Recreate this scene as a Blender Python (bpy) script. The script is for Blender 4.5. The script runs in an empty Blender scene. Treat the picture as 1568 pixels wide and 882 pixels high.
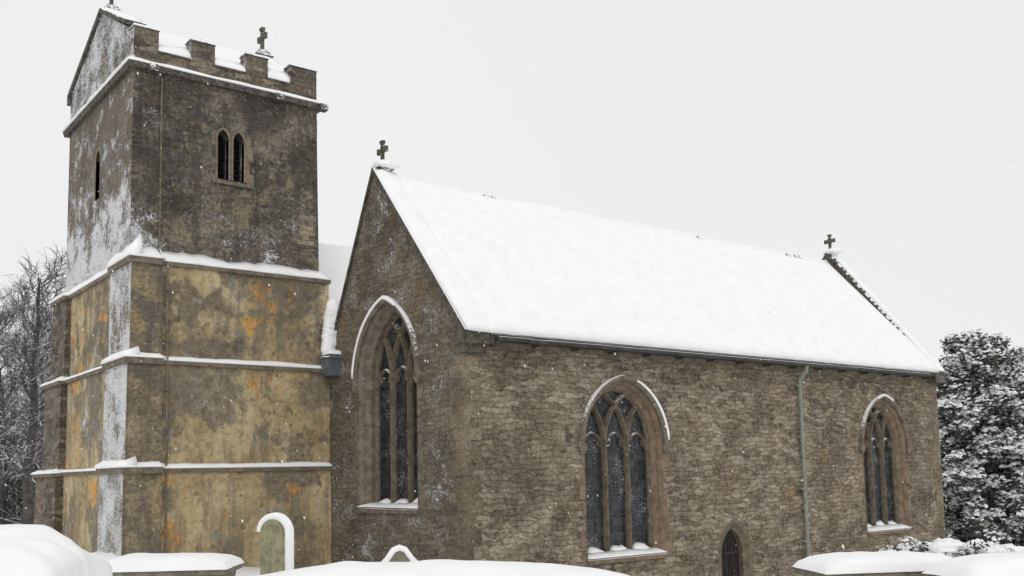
import bpy, bmesh, math, random
from mathutils import Vector, Matrix, noise
random.seed(7)
D=bpy.data
scene=bpy.context.scene
def link(o):
    scene.collection.objects.link(o); return o
def empty(name):
    e=D.objects.new(name,None); return link(e)
def nz(v,s=1.0):
    return noise.noise(Vector(v)*s)

# ---------------------------------------------------------------- materials
class NT:
    def __init__(s,name):
        s.m=D.materials.new(name); s.m.use_nodes=True
        s.t=s.m.node_tree; s.b=s.t.nodes['Principled BSDF']
        s.b.inputs['Specular IOR Level'].default_value=0.25
    def n(s,typ,props=None,**inp):
        nd=s.t.nodes.new(typ)
        for k,v in (props or {}).items(): setattr(nd,k,v)
        for k,v in inp.items():
            s.put(nd.inputs[k.replace('_',' ')],v)
        return nd
    def put(s,sock,v):
        if isinstance(v,bpy.types.NodeSocket): s.t.links.new(v,sock)
        else: sock.default_value=v
    def math(s,op,a,b=0.0,c=None,clamp=False):
        nd=s.t.nodes.new('ShaderNodeMath'); nd.operation=op; nd.use_clamp=clamp
        s.put(nd.inputs[0],a); s.put(nd.inputs[1],b)
        if c is not None: s.put(nd.inputs[2],c)
        return nd.outputs[0]
    def noise(s,vec,scale,detail=4,rough=.55):
        nd=s.n('ShaderNodeTexNoise',Scale=scale,Detail=detail,Roughness=rough)
        s.put(nd.inputs['Vector'],vec); return nd.outputs['Fac']
    def mr(s,v,a,b,c=0.,d=1.,smooth=True):
        nd=s.t.nodes.new('ShaderNodeMapRange')
        if smooth: nd.interpolation_type='SMOOTHSTEP'
        for i,x in enumerate((v,a,b,c,d)): s.put(nd.inputs[i],x)
        return nd.outputs[0]
    def mix(s,f,a,b,mode='MIX'):
        nd=s.t.nodes.new('ShaderNodeMix'); nd.data_type='RGBA'; nd.blend_type=mode
        s.put(nd.inputs[0],f); s.put(nd.inputs[6],a if not isinstance(a,tuple) else (*a,1)); s.put(nd.inputs[7],b if not isinstance(b,tuple) else (*b,1))
        return nd.outputs[2]
    def ramp(s,f,cols):
        nd=s.t.nodes.new('ShaderNodeValToRGB'); e=nd.color_ramp.elements
        while len(e)<len(cols): e.new(.5)
        for i,(p,c) in enumerate(cols):
            e[i].position=p; e[i].color=(*c,1)
        s.put(nd.inputs[0],f); return nd.outputs[0]
    def off(s,vec,o):
        nd=s.t.nodes.new('ShaderNodeVectorMath'); nd.operation='ADD'
        s.put(nd.inputs[0],vec); nd.inputs[1].default_value=o; return nd.outputs[0]
    def bump(s,h,strength=.5,dist=.03):
        nd=s.n('ShaderNodeBump',Strength=strength,Distance=dist,Height=h)
        s.put(s.b.inputs['Normal'],nd.outputs[0])

def mat_snow():
    N=NT('snow'); g=N.n('ShaderNodeNewGeometry').outputs['Position']
    a=N.noise(g,3,4); b=N.noise(g,40,2)
    N.put(N.b.inputs['Base Color'],N.mix(N.mr(a,.3,.7),(.88,.885,.895),(.93,.932,.935)))
    N.b.inputs['Roughness'].default_value=.7
    N.bump(N.math('MULTIPLY_ADD',b,.25,a),.2,.04)
    return N.m

def wall_mat(name,cols,brick=0.6,A=.55,B=1.5,C=.9,su=3.1,sv=8.,rnd=.75,mortar=(.2,.175,.14),mk=.6,patches=(),snow_s=-.2,snow_w=-.2,bands=(),
             streak=None,stk=(.46,.6,.7),bumpd=.03,seed=0.,wcol=None,rough=.92,snow_scale=24.,cluster=.5,joint=.08,snowc=(.76,.765,.78),corner=None,fine=14.,warp=(.35,.22),hue=.45):
    N=NT(name); geo=N.n('ShaderNodeNewGeometry'); P=N.off(geo.outputs['Position'],(seed,seed*.7,0))
    sep=N.n('ShaderNodeSeparateXYZ',Vector=geo.outputs['Position']); X,Y,Z=sep.outputs
    sn=N.n('ShaderNodeSeparateXYZ',Vector=geo.outputs['Normal'])
    wn=N.n('ShaderNodeTexNoise',Scale=2.,Detail=3.,Roughness=.6); N.put(wn.inputs['Vector'],P)
    wc=N.n('ShaderNodeSeparateColor',Color=wn.outputs['Color']).outputs
    u=N.math('MULTIPLY_ADD',N.math('SUBTRACT',wc[0],.5),warp[0],N.math('ADD',X,Y))
    v=N.math('MULTIPLY_ADD',N.math('SUBTRACT',wc[1],.5),warp[1],Z)
    v=N.math('MULTIPLY',v,sv)
    fl=N.math('FLOOR',v)
    u=N.math('MULTIPLY_ADD',fl,.41,N.math('MULTIPLY',u,su))
    vec=N.n('ShaderNodeCombineXYZ',X=u,Y=v).outputs[0]
    vo=N.n('ShaderNodeTexVoronoi',{'voronoi_dimensions':'2D'},Vector=vec,Scale=1.0,Randomness=rnd)
    ve=N.n('ShaderNodeTexVoronoi',{'voronoi_dimensions':'2D','feature':'DISTANCE_TO_EDGE'},Vector=vec,Scale=1.0,Randomness=rnd)
    vc=N.n('ShaderNodeSeparateColor',Color=vo.outputs['Color']).outputs
    n1=N.noise(P,1.0,4,.6); n2=N.noise(P,fine,4,.75)
    val=N.math('MULTIPLY_ADD',N.math('SUBTRACT',vc[0],.5),A*brick,.5)
    val=N.math('MULTIPLY_ADD',N.math('SUBTRACT',n2,.5),B,val)
    val=N.math('MULTIPLY_ADD',N.math('SUBTRACT',n1,.5),C,val)
    col=N.ramp(val,cols)
    if brick>.2:  # hue varies stone by stone
        col=N.mix(N.math('MULTIPLY',N.mr(vc[1],.55,.95),hue*brick),col,N.mix(.5,col,(.38,.27,.155)))
    mf=N.math('MULTIPLY',N.mr(ve.outputs['Distance'],.12,.01),brick)
    col=N.mix(N.math('MULTIPLY',mf,N.mr(n2,.35,.6,.1,mk)),col,mortar)
    for (pc,sc,lo,hi,sd,zr) in patches:
        pn=N.noise(N.off(P,(sd,sd*2,sd*.5)),sc,5,.65)
        f=N.mr(pn,lo,hi)
        if zr: f=N.math('MULTIPLY',f,N.math('MULTIPLY',N.mr(Z,zr[0],zr[1]),N.mr(Z,zr[3],zr[2])))
        col=N.mix(N.math('MULTIPLY',f,.8),col,N.mix(N.mr(n2,.3,.7),tuple(c*.6 for c in pc),tuple(c*1.4 for c in pc)))
    if streak:
        sv_=N.n('ShaderNodeCombineXYZ',X=N.math('MULTIPLY',N.math('ADD',X,Y),2.6),Y=N.math('MULTIPLY',Z,.35)).outputs[0]
        st=N.noise(sv_,1.,5,.7)
        col=N.mix(N.math('MULTIPLY',N.mr(st,stk[0],stk[1]),stk[2]),col,streak)
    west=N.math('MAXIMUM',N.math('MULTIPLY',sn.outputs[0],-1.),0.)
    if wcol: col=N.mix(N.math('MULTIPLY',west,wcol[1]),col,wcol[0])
    sA=N.noise(N.off(P,(3,1,7)),snow_scale,4,.82); sB=N.noise(N.off(P,(13,1,2)),1.5,5,.7)
    amt=N.math('MULTIPLY_ADD',west,snow_w-snow_s,snow_s)
    amt=N.math('MULTIPLY_ADD',N.math('MAXIMUM',sn.outputs[2],0.),.7,amt)
    for (za,zb,am) in bands: amt=N.math('ADD',amt,N.mr(Z,za,zb,am,0.))
    if corner:
        xa,xb,za,zb,am=corner
        amt=N.math('MULTIPLY_ADD',N.mr(X,xa,xb,am,0.),N.mr(Z,za,zb,1.,0.),amt)
    s=N.math('ADD',sA,N.math('MULTIPLY',N.math('SUBTRACT',sB,.5),cluster))
    s=N.math('ADD',s,N.math('MULTIPLY',mf,joint)); s=N.math('ADD',s,amt)
    sm=N.mr(s,.55,.66,0.,.92)
    col=N.mix(sm,col,snowc)
    N.put(N.b.inputs['Base Color'],col); N.b.inputs['Roughness'].default_value=rough
    h=N.math('MULTIPLY_ADD',mf,-.9,N.math('MULTIPLY',n2,1.6)); h=N.math('MULTIPLY_ADD',vc[0],.6*brick,h); h=N.math('MULTIPLY_ADD',sm,.4,h)
    N.bump(h,1.,bumpd)
    return N.m

def simple(name,c1,c2,scale=8.,rough=.85,bd=.01,snow=-.3,spec=.25):
    N=NT(name); geo=N.n('ShaderNodeNewGeometry'); g=geo.outputs['Position']
    n1=N.noise(g,scale,5,.72); n2=N.noise(N.off(g,(4,5,6)),22,4,.7)
    sn=N.n('ShaderNodeSeparateXYZ',Vector=geo.outputs['Normal'])
    col=N.mix(N.mr(n1,.36,.64),c1,c2)
    s=N.math('ADD',n2,N.math('MULTIPLY_ADD',N.math('MAXIMUM',sn.outputs[2],0.),.6,snow))
    sm=N.mr(s,.52,.6); col=N.mix(sm,col,(.84,.85,.88))
    N.put(N.b.inputs['Base Color'],col); N.b.inputs['Roughness'].default_value=rough
    N.b.inputs['Specular IOR Level'].default_value=spec
    N.bump(n1,.6,bd); return N.m

SNOW=mat_snow()
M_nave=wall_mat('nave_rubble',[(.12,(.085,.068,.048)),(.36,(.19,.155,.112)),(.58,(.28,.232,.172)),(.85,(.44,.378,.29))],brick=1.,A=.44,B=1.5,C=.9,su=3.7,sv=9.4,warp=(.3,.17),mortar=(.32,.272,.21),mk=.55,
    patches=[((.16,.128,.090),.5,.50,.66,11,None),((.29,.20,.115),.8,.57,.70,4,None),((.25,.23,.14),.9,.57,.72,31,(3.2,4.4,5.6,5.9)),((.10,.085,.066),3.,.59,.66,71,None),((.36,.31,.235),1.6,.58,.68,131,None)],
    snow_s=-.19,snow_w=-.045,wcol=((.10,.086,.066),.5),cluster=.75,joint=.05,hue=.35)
M_up=wall_mat('tower_upper_rubble',[(.15,(.050,.043,.036)),(.42,(.115,.100,.083)),(.6,(.195,.172,.14)),(.85,(.36,.315,.245))],brick=.45,A=.35,B=1.5,C=1.2,mortar=(.17,.15,.125),mk=.4,su=3.5,sv=8.8,
    patches=[((.055,.048,.043),.7,.50,.62,7,None),((.25,.205,.14),.9,.56,.66,21,None),((.065,.058,.052),.8,.38,.60,2,(9.3,10.4,11.5,11.8)),((.27,.22,.15),3.,.61,.66,14,None)],
    streak=(.06,.053,.047),stk=(.48,.62,.65),
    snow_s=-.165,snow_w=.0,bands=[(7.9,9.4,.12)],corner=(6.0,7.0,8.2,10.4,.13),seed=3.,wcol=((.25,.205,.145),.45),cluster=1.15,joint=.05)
M_low=wall_mat('tower_ochre_render',[(.2,(.24,.18,.10)),(.42,(.40,.31,.17)),(.58,(.50,.40,.235)),(.85,(.62,.53,.36))],brick=0.,B=1.0,C=1.3,
    patches=[((.19,.165,.125),.75,.51,.585,5,None),((.125,.107,.083),1.2,.45,.56,17,(5.4,6.0,7.7,8.2)),((.19,.16,.12),.9,.54,.61,27,(3.3,4.2,5.5,5.7)),((.58,.28,.065),1.3,.585,.63,44,(1.5,2.,7,7.6)),((.32,.30,.25),2.2,.59,.64,61,None),((.14,.12,.09),6.,.60,.66,91,None)],
    streak=(.18,.155,.115),stk=(.48,.62,.65),snow_s=-.23,snow_w=-.12,corner=(-50.,60.,5.7,6.6,.14),seed=8.,bumpd=.02,cluster=.9,fine=9.,joint=0.)
M_but=wall_mat('buttress_stone',[(.2,(.13,.108,.078)),(.5,(.26,.212,.14)),(.85,(.44,.37,.245))],brick=.4,mortar=(.2,.18,.15),mk=.3,snow_s=-.115,snow_w=.15,seed=5.,
    patches=[((.15,.135,.108),.8,.46,.60,5,None),((.34,.265,.15),1.1,.52,.62,15,None)],cluster=.8,streak=(.13,.115,.092))
M_nwb=wall_mat('buttress_bare_stone',[(.2,(.06,.05,.042)),(.5,(.14,.12,.095)),(.85,(.28,.235,.18))],brick=.9,snow_s=-.14,snow_w=-.05,seed=2.)
M_dress=simple('dressed_limestone',(.255,.185,.125),(.145,.113,.08),6,snow=-.25)
M_dressg=simple('dressed_limestone_grey',(.225,.19,.143),(.115,.098,.076),6,snow=-.2)
M_trac=simple('tracery_stone',(.20,.163,.118),(.11,.09,.068),7,snow=-.42)
M_cope=simple('coping_stone',(.13,.115,.092),(.05,.045,.039),7,snow=-.1)
M_slate=simple('stone_slate',(.10,.09,.075),(.05,.045,.04),9,snow=-.2)
M_pipe=simple('painted_downpipe',(.28,.29,.24),(.18,.195,.165),6,rough=.5,bd=.002,snow=-.12)
M_lead=simple('lead_hopper',(.13,.145,.16),(.08,.09,.10),6,rough=.5,snow=-.25)
M_gut=simple('iron_gutter',(.035,.033,.03),(.07,.065,.055),6,rough=.6,snow=-.35)
M_door=simple('dark_door_timber',(.02,.018,.016),(.035,.03,.026),9,snow=-.12)
M_tomb=simple('tomb_stone',(.25,.22,.17),(.14,.13,.10),6,snow=-.2)
M_lich=simple('lichen_headstone',(.32,.31,.18),(.19,.185,.125),9,snow=-.28)
M_bark=simple('birch_bark',(.12,.11,.10),(.055,.05,.047),3,snow=-.18)
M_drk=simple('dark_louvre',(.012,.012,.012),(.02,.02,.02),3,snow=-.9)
def leaf_mat():
    N=NT('yew_foliage'); g=N.n('ShaderNodeNewGeometry').outputs['Position']
    N.put(N.b.inputs['Base Color'],N.mix(N.mr(N.noise(g,3,3),.35,.65),(.04,.055,.04),(.09,.11,.08)))
    N.b.inputs['Roughness'].default_value=.8; return N.m
M_leaf=leaf_mat()
def glass_mat():
    N=NT('leaded_glass'); geo=N.n('ShaderNodeNewGeometry'); P=geo.outputs['Position']
    sep=N.n('ShaderNodeSeparateXYZ',Vector=P); u=N.math('ADD',sep.outputs[0],sep.outputs[1])
    vec=N.n('ShaderNodeCombineXYZ',X=u,Y=sep.outputs[2]).outputs[0]
    br=N.n('ShaderNodeTexBrick',{'offset':0.},Vector=vec,Color1=(0,0,0,1),Color2=(1,1,1,1),Mortar=(.5,.5,.5,1),Scale=1.,Mortar_Size=.008,Mortar_Smooth=.2,Brick_Width=.11,Row_Height=.15)
    col=N.ramp(br.outputs['Color'],[(0,(.010,.012,.014)),(.6,(.022,.026,.030)),(1,(.05,.056,.062))])
    col=N.mix(br.outputs['Fac'],col,(.04,.04,.04))
    sp=N.noise(P,38,3,.75); big=N.noise(P,1.4,3)
    s=N.mr(N.math('MULTIPLY_ADD',big,.5,sp),.88,.95)
    col=N.mix(s,col,(.7,.72,.75))
    N.put(N.b.inputs['Base Color'],col); N.b.inputs['Roughness'].default_value=.28; N.b.inputs['Specular IOR Level'].default_value=.35
    hb=N.math('MULTIPLY_ADD',N.noise(P,7,2),.6,br.outputs['Color']); N.bump(hb,.5,.012)
    return N.m
M_glass=glass_mat()

# ---------------------------------------------------------------- mesh builder
class MB:
    def __init__(s): s.v=[]; s.f=[]; s.mi=[]; s.cur=0
    def add(s,vs,fs):
        o=len(s.v); s.v+= [tuple(x) for x in vs]; s.f+=[tuple(i+o for i in f) for f in fs]; s.mi+=[s.cur]*len(fs)
    def box(s,x0,x1,y0,y1,z0,z1,top=None):
        t=top or (x0,x1,y0,y1)
        vs=[(x0,y0,z0),(x1,y0,z0),(x1,y1,z0),(x0,y1,z0),(t[0],t[2],z1),(t[1],t[2],z1),(t[1],t[3],z1),(t[0],t[3],z1)]
        s.add(vs,[(3,2,1,0),(4,5,6,7),(0,1,5,4),(1,2,6,5),(2,3,7,6),(3,0,4,7)])
    def tube(s,pts,radii,n=8,cap=True):
        rings=[]
        for i,p in enumerate(pts):
            p=Vector(p)
            t=(Vector(pts[min(i+1,len(pts)-1)])-Vector(pts[max(i-1,0)])).normalized()
            a=t.orthogonal().normalized() if i==0 else (pa-t*pa.dot(t)).normalized()
            pa=a; b=t.cross(a); r=radii[i] if isinstance(radii,(list,tuple)) else radii
            rings.append([p+a*math.cos(2*math.pi*k/n)*r+b*math.sin(2*math.pi*k/n)*r for k in range(n)])
        vs=[q for r in rings for q in r]; fs=[]
        for i in range(len(rings)-1):
            for k in range(n): fs.append((i*n+k,i*n+(k+1)%n,(i+1)*n+(k+1)%n,(i+1)*n+k))
        if cap: fs+= [tuple(range(n))[::-1],tuple((len(rings)-1)*n+k for k in range(n))]
        s.add(vs,fs)
    def sweep(s,path,prof,place,closed=True,caps=True):
        n=len(path); m=len(prof); vs=[]
        ts=[(Vector(path[i+1])-Vector(path[i])).normalized() for i in range(n-1)]
        for i in range(n):
            t0=ts[max(i-1,0)]; t1=ts[min(i,n-2)]
            n0=Vector((t0.y,-t0.x)); n1=Vector((t1.y,-t1.x)); nn=(n0+n1).normalized(); k=1/max(nn.dot(n0),.5)
            for (o,d) in prof:
                q=Vector(path[i])+nn*o*k; vs.append(place(q.x,q.y,d))
        fs=[]
        for i in range(n-1):
            for j in range(m if closed else m-1):
                fs.append((i*m+j,i*m+(j+1)%m,(i+1)*m+(j+1)%m,(i+1)*m+j))
        if closed and caps: fs+=[tuple(range(m))[::-1],tuple((n-1)*m+j for j in range(m))]
        s.add(vs,fs)
    def prism(s,poly,place,d0,d1):
        n=len(poly); vs=[place(a,b,d0) for a,b in poly]+[place(a,b,d1) for a,b in poly]
        s.add(vs,[tuple(range(n)),tuple(range(n,2*n))[::-1]]+[(i,(i+1)%n,n+(i+1)%n,n+i)[::-1] for i in range(n)])
    def strip(s,p0,p1,out,w,h,hin=None,seg=.09,jit=.25,taper=True):
        """bank of snow lying on a ledge from p0 to p1"""
        p0=Vector(p0);p1=Vector(p1);out=Vector(out); L=(p1-p0).length; n=max(3,int(L/seg)); hin=h if hin is None else hin
        vs=[]; prof=[(-.02,-.01),(1,-.01),(1.03,.4),(.93,.8),(.6,1.),(-.02,1.)]
        for i in range(n+1):
            t=i/n; p=p0.lerp(p1,t); f=1+jit*1.4*nz(p,1.1)+jit*.7*nz(p,5); g=1+.12*nz(p+Vector((5,5,5)),3)
            if taper:
                e=min(t,1-t)*L/.10; f*=min(1,.5+.5*e)
            for (o,z) in prof:
                hh=(h+(hin-h)*(1-min(1,max(0,o))))
                vs.append(p+out*(w*o*(g if o>.5 else 1))+Vector((0,0,1))*hh*z*f)
        m=len(prof); fs=[(i*m+j,i*m+(j+1)%m,(i+1)*m+(j+1)%m,(i+1)*m+j) for i in range(n) for j in range(m)]
        fs+=[tuple(range(m))[::-1],tuple(n*m+j for j in range(m))]
        s.add(vs,fs)
    def sheet(s,p00,p10,p11,p01,t,nx,ny,amp=.04,freq=1.2,fine=.012,edge=.12):
        p00,p10,p11,p01=map(Vector,(p00,p10,p11,p01)); nrm=(p10-p00).cross(p01-p00).normalized()
        if nrm.z<0: nrm=-nrm
        Lx=(p10-p00).length; Ly=(p01-p00).length; vs=[]
        for j in range(ny+1):
            for i in range(nx+1):
                a=i/nx;b=j/ny; p=p00.lerp(p10,a).lerp(p01.lerp(p11,a),b)
                e=min(a*Lx,(1-a)*Lx,b*Ly,(1-b)*Ly); k=min(1,e/edge); k=math.sqrt(max(0,1-(1-k)**2))
                h=t*(.25+.75*k)+amp*nz(p,freq)+fine*nz(p,6)*k
                if j==0: p=p-(p01-p00).normalized()*(.03+.05*nz(p,3))
                vs.append(p+nrm*h)
        base=len(vs)
        rim=[(i,0) for i in range(nx)]+[(nx,j) for j in range(ny)]+[(i,ny) for i in range(nx,0,-1)]+[(0,j) for j in range(ny,0,-1)]
        fs=[(j*(nx+1)+i,j*(nx+1)+i+1,(j+1)*(nx+1)+i+1,(j+1)*(nx+1)+i) for j in range(ny) for i in range(nx)]
        for (i,j) in rim:
            a=i/nx;b=j/ny; vs.append(p00.lerp(p10,a).lerp(p01.lerp(p11,a),b))
        for k,(i,j) in enumerate(rim):
            i2,j2=rim[(k+1)%len(rim)]; fs.append((j*(nx+1)+i,base+k,base+(k+1)%len(rim),j2*(nx+1)+i2))
        s.add(vs,fs)
    def cap(s,cx,cy,rot,L,W,z,h,n=28,pw=5,amp=.03,droop=.05):
        ca,sa=math.cos(rot),math.sin(rot); vs=[]
        for j in range(n+1):
            for i in range(n+1):
                u=-1+2*i/n; v=-1+2*j/n
                k=max(0,(1-abs(u)**pw)*(1-abs(v)**pw)); hh=h*k**.5
                X=u*L/2;Y=v*W/2; x=cx+X*ca-Y*sa; y=cy+X*sa+Y*ca
                if i in(0,n) or j in(0,n): zz=z-droop*(1+.8*nz((x,y,1),3))
                else: zz=z+hh+amp*nz((x,y,z),1.7)*(1 if k>.3 else .4)+amp*.4*nz((x,y,z),6)
                g=1+.03*nz((x,y,3),2.5)
                vs.append((cx+(x-cx)*g,cy+(y-cy)*g,zz))
        s.add(vs,[(j*(n+1)+i,j*(n+1)+i+1,(j+1)*(n+1)+i+1,(j+1)*(n+1)+i) for j in range(n) for i in range(n)])
    def mound(s,cx,cy,rx,ry,rz,z,seed=0,n=18,rough=.25):
        vs=[];
        for j in range(n+1):
            ph=math.pi*j/n
            for i in range(2*n):
                th=math.pi*i/n; d=Vector((math.cos(th)*math.sin(ph),math.sin(th)*math.sin(ph),math.cos(ph)))
                k=1+rough*nz(d*1.6+Vector((seed,seed*2,0)))+rough*.5*nz(d*4+Vector((seed,0,0)))
                vs.append((cx+d.x*rx*k,cy+d.y*ry*k,z+(d.z*rz*k if d.z>0 else d.z*rz*.45*k)))
        m=2*n; s.add(vs,[(j*m+i,j*m+(i+1)%m,(j+1)*m+(i+1)%m,(j+1)*m+i) for j in range(n) for i in range(m)])
    def obj(s,name,mats,parent=None,smooth=False,fix=True):
        me=D.meshes.new(name); me.from_pydata(s.v,[],s.f); 
        if not isinstance(mats,(list,tuple)): mats=[mats]
        for m in mats: me.materials.append(m)
        me.polygons.foreach_set('material_index',s.mi)
        if fix:
            bm=bmesh.new(); bm.from_mesh(me); bmesh.ops.recalc_face_normals(bm,faces=bm.faces); bm.to_mesh(me); bm.free()
        if smooth: me.polygons.foreach_set('use_smooth',[True]*len(me.polygons))
        o=D.objects.new(name,me); link(o)
        if parent: o.parent=parent
        return o

def S(y0): return lambda u,v,d: Vector((u,y0+d,v))
def W(x0): return lambda u,v,d: Vector((x0+d,u,v))
def arch_pts(c,a,spring,h,n=14):
    k=(h*h-a*a)/(2*a); R=a+k; th=math.acos(max(-1,min(1,k/R))); r=[]
    for i in range(n+1):
        t=th*i/n; r.append((c-k+R*math.cos(t),spring+R*math.sin(t)))
    l=[(2*c-x,z) for x,z in r[:-1]][::-1]
    return r+l
def opening(c,a,sill,spring,h,off=0.):
    p=[(c+a,sill)]+arch_pts(c,a,spring,h)+[(c-a,sill)]
    out=[]; 
    ts=[(Vector(p[i+1])-Vector(p[i])).normalized() for i in range(len(p)-1)]
    for i in range(len(p)):
        t0=ts[max(i-1,0)];t1=ts[min(i,len(ts)-1)]; n0=Vector((t0.y,-t0.x));n1=Vector((t1.y,-t1.x)); nn=(n0+n1).normalized()
        q=Vector(p[i])+nn*off/max(nn.dot(n0),.5); out.append((q.x,q.y))
    return out
def holed_wall(name,outline,holes,place,thick,mat,parent):
    cu=D.curves.new(name,'CURVE'); cu.dimensions='2D'; cu.fill_mode='BOTH'; cu.extrude=thick/2
    for pl in [outline]+holes:
        sp=cu.splines.new('POLY'); sp.points.add(len(pl)-1); sp.use_cyclic_u=True
        for i,(a,b) in enumerate(pl): sp.points[i].co=(a,b,0,1)
    tmp=D.objects.new('tmp',cu); link(tmp); dg=bpy.context.evaluated_depsgraph_get()
    me=D.meshes.new_from_object(tmp.evaluated_get(dg)); D.objects.remove(tmp)
    for v in me.vertices:
        v.co=place(v.co.x,v.co.y,v.co.z+thick/2)
    vs=[tuple(v.co) for v in me.vertices]; fs=[tuple(p.vertices) for p in me.polygons]
    m2=D.meshes.new(name); m2.from_pydata(vs,[],fs); m2.materials.append(mat)
    bm=bmesh.new(); bm.from_mesh(m2); bmesh.ops.remove_doubles(bm,verts=bm.verts,dist=1e-4); bmesh.ops.recalc_face_normals(bm,faces=bm.faces); bm.to_mesh(m2); bm.free()
    m2.polygons.foreach_set('use_smooth',[False]*len(m2.polygons))
    o=D.objects.new(name,m2); link(o); o.parent=parent; return o

church=empty('stone_church')

# ---------------------------------------------------------------- gothic window
def gothic(name,c,a,sill,spring,h,place,mstone,snow_side,lights=3,depth=.34):
    fr=MB(); tr=MB(); sn=MB(); gl=MB(); bars=MB(); ho=MB()
    inner=opening(c,a,sill,spring,h)
    fr.sweep(inner,[(.15,-.010),(.145,-.010),(.09,.06),(.075,.11),(.0,.20),(.0,depth+.04)],place,closed=False)
    rng=random.Random(int(c*10)); z=sill-.1
    while z<spring:
        for sg in (1,-1):
            w=.06+.16*rng.random(); hh=.22+.1*rng.random(); z1=min(z+hh,spring+.05)
            x0=c+sg*(a+.148); x1=c+sg*(a+.148+w)
            vs=[place(x0,z+.006,-.005),place(x1,z+.006,-.005),place(x1,z1-.006,-.005),place(x0,z1-.006,-.005),place(x0,z+.006,.01),place(x1,z+.006,.01),place(x1,z1-.006,.01),place(x0,z1-.006,.01)]
            if rng.random()<.7: fr.add(vs,[(0,1,2,3),(4,5,6,7),(0,1,5,4),(1,2,6,5),(2,3,7,6),(3,0,4,7)])
        z+=.31
    fr.sweep(arch_pts(c,a,spring,h),[(.149,-.008),(.22,-.008),(.22,.01)],place,closed=False)
    hp=[p for p in arch_pts(c,a+.2,spring-.05,h+.24,18)]
    ho.sweep(hp,[(-.02,.0),(-.02,-.06),(.02,-.10),(.075,-.10),(.09,-.05),(.09,.0)],place)
    for sx in (1,-1):
        x=c+sx*(a+.235); vs=[]
        for zz,r in ((.13,.075),(.06,.09),(-.02,.085),(-.09,.045)):
            for kx,kd in ((-1,0.9),(-1,-.7),(1,-.7),(1,.9)):
                vs.append(place(x+kx*r,spring-.13+zz,kd*r-.02))
        ho.add(vs,[(i*4+j,i*4+(j+1)%4,(i+1)*4+(j+1)%4,(i+1)*4+j) for i in range(3) for j in range(4)]+[(0,1,2,3),(12,13,14,15)])
    n=len(hp)
    for (i0,i1,wk) in snow_side:
        seg=hp[int(i0*(n-1)):int(i1*(n-1))+1]; m=len(seg); vs=[]
        for i,(px,pz) in enumerate(seg):
            t=i/(m-1); w=math.sin(math.pi*min(1,max(0,t)))**.5*wk*(1+.4*nz((px*3,pz*3,1)))+.006
            i2=seg[min(i+1,m-1)]; i3=seg[max(i-1,0)]; tt=Vector((i2[0]-i3[0],i2[1]-i3[1])).normalized(); nn=Vector((tt.y,-tt.x))
            for o,d in ((.08,.0),(.05,-.11),(.08+w*.6,-.12),(.09+w,-.08),(.09+w,.0)):
                q=Vector((px,pz))+nn*o; vs.append(place(q.x,q.y,d))
        sn.add(vs,[(i*5+j,i*5+(j+1)%5,(i+1)*5+(j+1)%5,(i+1)*5+j) for i in range(m-1) for j in range(5)]+[(0,1,2,3,4),tuple((m-1)*5+j for j in range(5))])
    g=depth
    prof=[(-.042,g),(-.042,g-.06),(-.016,g-.14),(.016,g-.14),(.042,g-.06),(.042,g)]
    prof2=[(-.026,g),(-.026,g-.05),(-.010,g-.09),(.010,g-.09),(.026,g-.05),(.026,g)]
    k=(h*h-a*a)/(2*a); R=a+k
    def inside(x,z):
        if z<=spring: return abs(x-c)<a
        dx=abs(x-c)+k; return dx*dx+(z-spring)**2<R*R*1.001
    lw=2*a/lights
    tr.sweep(inner,[(0.01,g),(-.035,g-.02),(-.035,g-.07),(0.01,g-.14)],place,closed=False)
    for i in range(1,lights):
        mx=c-a+lw*i
        tr.sweep([(mx,sill),(mx,spring)],prof,place)
        for sgn in (1,-1):
            pts=[]
            for j in range(40):
                t=j*.035; x=mx+sgn*(-R+R*math.cos(t)); z=spring+R*math.sin(t)
                if not inside(x,z): break
                pts.append((x,z))
            if len(pts)>2: tr.sweep(pts,[(o,d+.004*sgn+.002*i) for o,d in prof],place)
    for i in range(lights):
        lc=c-a+lw*(i+.5); la=lw/2-.03
        base=spring-.02
        hp=arch_pts(lc,la,base-.12,la*1.25,8)
        tr.sweep(hp,prof2,place)
        for sx in (1,-1):
            cx0=lc+sx*la*.93
            tr.sweep([(cx0,base-.05),(lc+sx*la*.55,base-.01),(lc+sx*la*.6,base+.1)],[(o*.6,d+.003) for o,d in prof2],place)
    gp=opening(c,a+.03,sill-.02,spring,h)
    gl.add([place(x,z,g-.015) for x,z in gp],[tuple(range(len(gp)))])
    z=sill+.38
    while z<spring-.05:
        vs=[place(c-a,z-.010,g-.04),place(c+a,z-.010,g-.04),place(c+a,z+.010,g-.04),place(c-a,z+.010,g-.04),place(c-a,z-.010,g-.025),place(c+a,z-.010,g-.025),place(c+a,z+.010,g-.025),place(c-a,z+.010,g-.025)]
        bars.add(vs,[(0,1,2,3),(7,6,5,4),(0,4,5,1),(3,2,6,7)]); z+=.42
    A=a+.15
    vs=[place(c-A,sill-.13,-.05),place(c+A,sill-.13,-.05),place(c+A,sill-.05,-.06),place(c-A,sill-.05,-.06),
        place(c-A,sill+.02,g+.02),place(c+A,sill+.02,g+.02),place(c+A,sill-.13,g+.02),place(c-A,sill-.13,g+.02)]
    fr.add(vs,[(0,1,2,3),(3,2,5,4),(4,5,6,7),(0,7,6,1),(0,3,4,7),(1,6,5,2)])
    outv=(place(0,0,-1)-place(0,0,0))
    sn.strip(place(c-A+.02,sill-.02,g-.13),place(c+A-.02,sill-.02,g-.13),outv,g-.13+.07,.04,hin=.10,jit=.3)
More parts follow.
